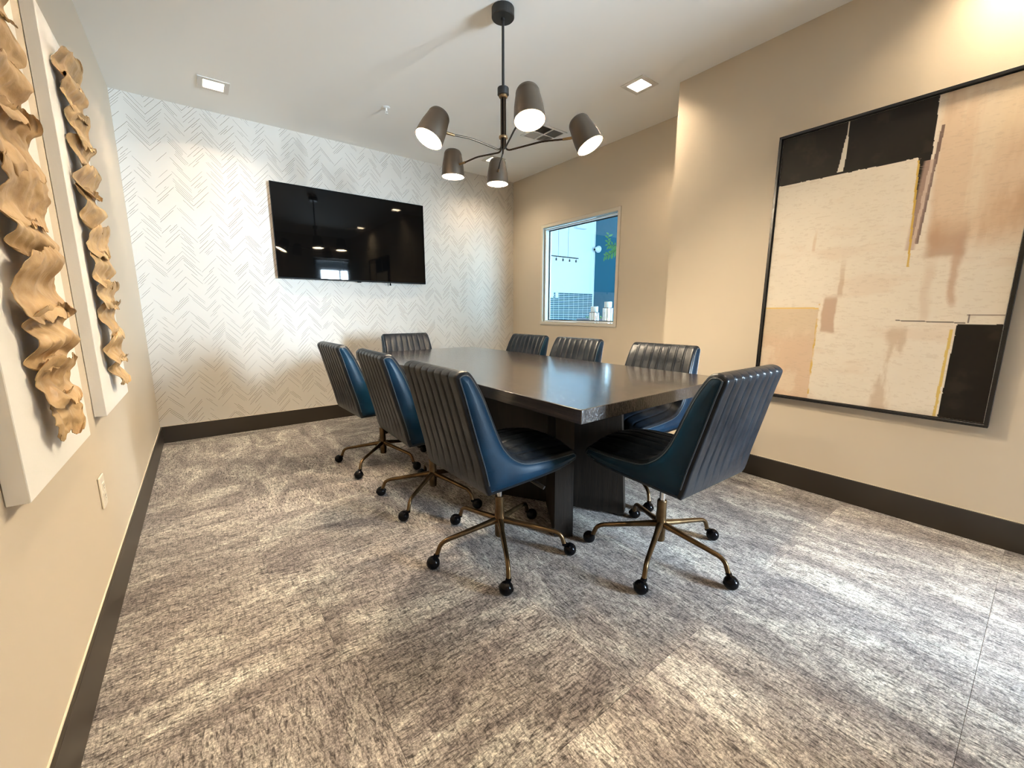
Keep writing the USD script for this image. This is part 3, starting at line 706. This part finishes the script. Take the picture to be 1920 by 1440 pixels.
def leg_mesh(a):
    c, s = math.cos(a), math.sin(a)
    rz = bend([(.012, .150), (.285, .108), (.306, .052)], .036, 8)
    rz = np.vstack([np.linspace(rz[0], rz[1], 6)[:-1], rz[1:]])
    rad = np.interp(rz[:, 0], [.012, .10, .285, .31], [.0155, .0125, .0098, .0105])
    return tube(np.stack([rz[:, 0]*c, rz[:, 0]*s, rz[:, 1]], 1), rad, 12)
def caster_mesh(a, tw_):
    c, s = math.cos(a), math.sin(a); px, py = .306*c, .306*s
    tx, ty = math.cos(a+tw_), math.sin(a+tw_)
    b = np.array([px+.026*tx, py+.026*ty, .0292])
    ball = trimesh.creation.uv_sphere(radius=.029, count=[18, 24]); ball.apply_translation(b)
    fork = tm(m3.Manifold.batch_hull([m3.Manifold.cylinder(.012, .0115, .0115, 16).translate((px, py, .046)), m3.Manifold.sphere(.010, 12).translate(tuple(b+np.array([-.006*tx, -.006*ty, .017])))]))
    hood = tube([b+np.array([-.0305*ty, .0305*tx, 0])*u for u in (-1, 1)], .007, 10)
    return cat_([ball, fork, hood])
def chair(x, y, rot, star, label, seed):
    t = thing('office_chair', label, 'chair', (x, y, 0), rot, group='channel tufted leather swivel chairs around the table')
    r = random.Random(seed)
    obj('backrest', BACK_M, LEATHER, t, 50)
    obj('seat', SEAT_M, LEATHER, t, 50)
    for s in (-1, 1):
        sp_ = obj('side_panel', SIDE[s], SIDEHIDE, t, 50, label='blue leather side')
        obj('piping', PIP[s], PIPING, sp_)
    obj('mount_plate', PLATEM, BLACK, t)
    obj('lever', LEVER, BLACK, t)
    obj('gas_lift', LIFT, CHROME, t, label='chrome gas lift')
    obj('hub', HUB, BRASS, t)
    for k in range(5):
        a = math.radians(star + 72*k) - rot
        lg = obj('leg', leg_mesh(a), BRASS, t)
        obj('caster', caster_mesh(a, r.uniform(-1.1, 1.1)), CASTER, lg, label='glossy black ball caster')
R_ = math.radians
chair(1.031, 1.462, R_(1.2), 25.5, 'navy leather chair with bright blue side, nearest on the left of the table', 1)
chair(1.033, 2.165, R_(-1.5), 2.0, 'navy leather chair, middle of the three along the left of the table', 2)
chair(1.000, 2.925, R_(2.5), 3.8, 'navy leather chair, farthest of the three along the left of the table', 3)
chair(1.604, 0.982, R_(89.0), 58.5, 'dark leather chair at the near short end of the table, ribbed back to camera', 4)
chair(1.566, 3.480, R_(-91.0), 10.0, 'leather chair at the far short end of the table, below the television', 5)
chair(2.100, 1.515, R_(184.0), 20.0, 'leather chair along the right of the table, nearest the large painting', 6)
chair(2.090, 2.270, R_(184.5), 40.0, 'leather chair along the right of the table, below the interior window', 7)
chair(2.095, 2.905, R_(182.0), 0.0, 'leather chair along the right of the table, nearest the far room corner', 8)

# ================================================================== KITCHEN BEYOND THE WINDOW
KX0, KX1, KY0, KY1, KH = XR1+T, 6.121, 1.0, 5.5, 3.3
struct('kitchen_floor', bx(KX0, KX1+.1, KY0, KY1+.1, -.1, 0), SLAB)
struct('kitchen_ceiling', bx(KX0, KX1+.1, KY0-.1, KY1+.1, KH, KH+.1), KWHITE)
struct('kitchen_wall_back', bx(KX0, KX1, KY1, KY1+.1, 0, KH), KWHITE)
struct('kitchen_wall_blue', bx(KX1, KX1+.1, KY0, KY1+.1, 0, KH), KBLUE)
struct('kitchen_wall_window', bx(KX0, KX1+.1, KY0-.1, KY0, 0, KH), KWHITE)
struct('kitchen_wall_upper', bx(KX0-.01, KX0, YB+T, KY1, 0, KH), KWHITE)
struct('trim_1', bx(KX1-.030, KX1-.001, KY1-.012, KY1, .92, KH), WHITE)
bs = thing('tile_backsplash', 'small stacked dark teal tiles with pale grout on the kitchen wall', 'backsplash', (0, KY1, 0)); data(bs, kind='structure')
obj('grout', bx(4.85, KX1-.03, -.006, -.0005, .90, 1.455), GROUT, bs, False)
for r_ in range(16):
    for c_ in range(10):
        xa = KX1-.034-.126*(c_+1); za = 1.449-.0328*(r_+1)
        if c_ >= 8 and r_ < 2 and True and (c_ == 8): continue
        obj('tile', bx(xa+.005, xa+.121, -.010, -.005, za+.0055, za+.0275), GLAZE, bs, False)
kc = thing('kitchen_counter', 'pale kitchen counter under the teal tile backsplash', 'counter', (5.3, 5.19, 0))
obj('worktop', rbox(-.75, .80, -.30, .295, .86, .90, .004), WHITE, kc); obj('cabinet', bx(-.73, .80, -.27, .295, .0, .86), KBLUE, kc, False)
def kplate(x, label):
    p = thing('kitchen_outlet', label, 'outlet', (x, KY1-.011, 1.405), group='outlets in the tiled backsplash'); obj('cover_plate', rbox(-.035, .035, -.008, -.0005, -.045, .045, .003), WHITE, p)
    obj('receptacle', bx(-.014, .014, -.0095, -.0075, -.03, .03), PLATE, p, False)
kplate(5.02, 'white outlet plate at the top left end of the teal tiles'); kplate(5.147, 'white outlet plate on the teal tiles, second from the left')
tk = thing('track_light', 'thin black track light hung on two wires in the kitchen', 'track light', (4.84, 4.95, 0))
obj('track_bar', bx(-.62, .27, -.009, .009, 1.970, 1.984), BLACK, tk, False)
WIRE = plain('hanging_wire_grey', (.20, .22, .24), .5)
for k in range(5):
    xx = -.37+k*.148
    obj('spot_head', cat_([cyl(.0035, 1.945, 1.971, xx, 0, 8), cyl(.013, 1.912, 1.946, xx, 0, 16)]), BLACK, tk)
for xx in (-.178, .035): obj('hanging_wire', cyl(.0028, 1.984, KH-.0005, xx, 0, 8), WIRE, tk)
eb = thing('wall_unit', 'small white box unit high on the white kitchen wall', 'wall unit', (5.665, KY1, 2.655)); obj('housing', rbox(-.13, .13, -.10, -.0006, -.072, .08, .008), WHITE, eb); obj('cover', bx(-.02, .02, -.104, -.099, -.04, .05), PLATE, eb, False)
sc_ = thing('security_camera', 'white dome security camera on the blue kitchen wall', 'camera', (KX1, 5.40, 2.262))
mt = lathe([(0, 0), (.062, 0), (.062, .02), (.05, .03), (0, .03)], 28); mt.apply_transform(trimesh.transformations.rotation_matrix(-np.pi/2, [0, 1, 0])); mt.apply_translation((-.0006, 0, 0)); obj('mount', mt, CERAM, sc_)
dm = trimesh.creation.uv_sphere(radius=.046, count=[16, 20]); dm.apply_translation((-.045, 0, 0)); obj('dome', dm, CERAM, sc_, True)
ln = trimesh.creation.uv_sphere(radius=.018, count=[12, 16]); ln.apply_translation((-.082, .028, -.006)); obj('lens', ln, CASTER, sc_, True)

# console just behind the glass with candles, planter and a tall plant
cn = thing('console_table', 'white console table behind the interior window', 'table', (3.80, 3.2, 0))
obj('top', rbox(-.21, .74, -.62, 1.15, .915, .945, .004), WHITE, cn)
for sx2 in (-.18, .70):
    for sy2 in (-.58, 1.10): obj('leg', bx(sx2-.02, sx2+.02, sy2-.02, sy2+.02, 0, .915), WHITE, cn, False)
def candle(x, y, h, w, label):
    t = thing('candle_holder', label, 'candle holder', (x, y, .945), group='silver candle holders behind the window')
    n = 40; a = np.linspace(0, 2*np.pi, n, endpoint=False); rr2 = w*(1+.10*np.cos(a*8))
    poly = Polygon(np.stack([rr2*np.cos(a), rr2*np.sin(a)], 1))
    b = trimesh.creation.extrude_polygon(poly, h, engine='earcut'); obj('holder', b, VASE, t, 25)
    obj('tray', cyl(w*1.02, h, h+.006), BLACK, t)
    obj('candle', cyl(w*.80, h+.006, h+.070), WAX, t); obj('wick', cyl(.0025, h+.070, h+.082, n=8), SLOT, t)
candle(3.62, 3.228, .155, .052, 'shorter of two silver candle holders behind the interior window')
candle(3.62, 3.032, .205, .052, 'taller of two silver candle holders behind the interior window')
pl = thing('planter', 'grey rectangular planter with low greenery behind the candle holders', 'planter', (4.34, 3.90, .945))
obj('trough', rbox(-.07, .07, -.26, .24, 0, .075, .008), GREYP, pl)
LEAF = mat('green_leaf', {'d': ('principled_bsdf', {'base_color': (0.16, 0.34, 0.12), 'roughness': 0.45}), 't': ('translucent_bsdf', {'color': (0.22, 0.45, 0.12)}), 'm': ('mix_closure', {'fac': 0.3})}, [('d.BSDF', 'm.closure1'), ('t.BSDF', 'm.closure2')], 'm.closure')
STEM = plain('plant_stem', (0.10, 0.16, 0.05), 0.6)
def leaf(base, d, up, ln_, w):
    d = np.array(d, float); d /= np.linalg.norm(d); s = np.cross(d, up); s /= np.linalg.norm(s); n = np.cross(s, d)
    us = np.linspace(0, 1, 6); v = []
    for u in us:
        ww = w*math.sin(math.pi*min(1, u*.92+.06))**.8; c = np.array(base)+d*ln_*u - n*0 - np.array([0, 0, 1])*ln_*.15*u*u
        v += [c-s*ww/2+n*.10*ww, c, c+s*ww/2+n*.10*ww]
    f = []
    for i in range(5):
        for k in (0, 1):
            a_ = i*3+k; f += [(a_, a_+1, a_+4), (a_, a_+4, a_+3)]
    return np.array(v), np.array(f)
lr = random.Random(5)
for k in range(16):
    b = (lr.uniform(-.03, .03), lr.uniform(-.24, .10), .075); d = (lr.uniform(-1, 1)*.5, lr.uniform(-1, 1), lr.uniform(.3, 1))
    obj('leaf', leaf(b, d, (0, 0, 1.0), lr.uniform(.045, .075), .028), LEAF, pl, False)
pp = thing('potted_plant', 'leafy green plant branch in front of the blue kitchen wall', 'plant', (4.35, 3.36, .945))
obj('pot', lathe([(0, 0), (.07, 0), (.09, .20), (.082, .20), (.078, .18), (0, .18)], 28), GREYP, pp)
obj('trunk', tube(curve([(0, 0, .18), (.01, .01, .40), (0, .0, .60), (-.01, .01, .80)], 20), .009, 8), STEM, pp)
def frond(pts, n, s):
    c = curve(pts, 24); obj('branch', tube(c, np.linspace(.006, .002, len(c)), 6), STEM, pp)
    for k in range(n):
        u = .18+.82*k/(n-1); i = int(u*(len(c)-1)); tdir = c[min(i+1, len(c)-1)]-c[max(i-1, 0)]; tdir /= np.linalg.norm(tdir)
        side = np.cross(tdir, (1.0, .2, 0)); side /= np.linalg.norm(side)
        d = tdir*.7 + side*(1 if k % 2 else -1)*.9 + np.array([lr.uniform(-.3, .3), 0, 0])
        obj('leaf', leaf(c[i], d, (1.0, .1, .2), s*lr.uniform(.8, 1.2), s*.42), LEAF, pp, False)
frond([(0, 0, .78), (0, .10, .93), (0, .23, 1.01), (0, .325, 1.025), (0, .318, 1.15)], 22, .058)
frond([(0, 0, .76), (0, .14, .95), (0, .24, .915), (0, .37, .885)], 26, .062)
frond([(0, 0, .78), (0, .02, 1.0), (.05, -.10, 1.1), (.1, -.2, 1.14)], 16, .06)

# ================================================================== GYM BEYOND THE GLASS DOOR (seen only as a reflection)
GY0, GY1 = -4.2, YR-T
struct('gym_floor', bx(.6, 5.4, GY0, GY1, -.1, 0), GYMFLOOR)
struct('gym_ceiling', bx(.6, 5.4, GY0-.1, GY1, 2.9, 3.0), KWHITE)
struct('gym_wall_left', bx(.5, .6, GY0, GY1, 0, 2.9), GYMWALL)
struct('gym_wall_right', bx(5.4, 5.5, GY0, GY1, 0, 2.9), GYMWALL)
wx0, wx1, wz0, wz1 = 2.95, 4.55, .60, 2.30
struct('gym_wall_far', cat_([bx(.6, wx0, GY0-.1, GY0, 0, 2.9), bx(wx1, 5.4, GY0-.1, GY0, 0, 2.9), bx(wx0, wx1, GY0-.1, GY0, 0, wz0), bx(wx0, wx1, GY0-.1, GY0, wz1, 2.9)]), GYMWALL)
gw = thing('window_2', 'dark mullioned window of the room behind the glass door', 'window', (0, GY0-.05, 0)); data(gw, kind='structure')
obj('mullion', [bx(x-.025, x+.025, -.02, .02, wz0, wz1) for x in (3.48, 4.02)] + [bx(wx0, wx1, -.02, .02, z-.02, z+.02) for z in (1.45,)], MULLION, gw, False)
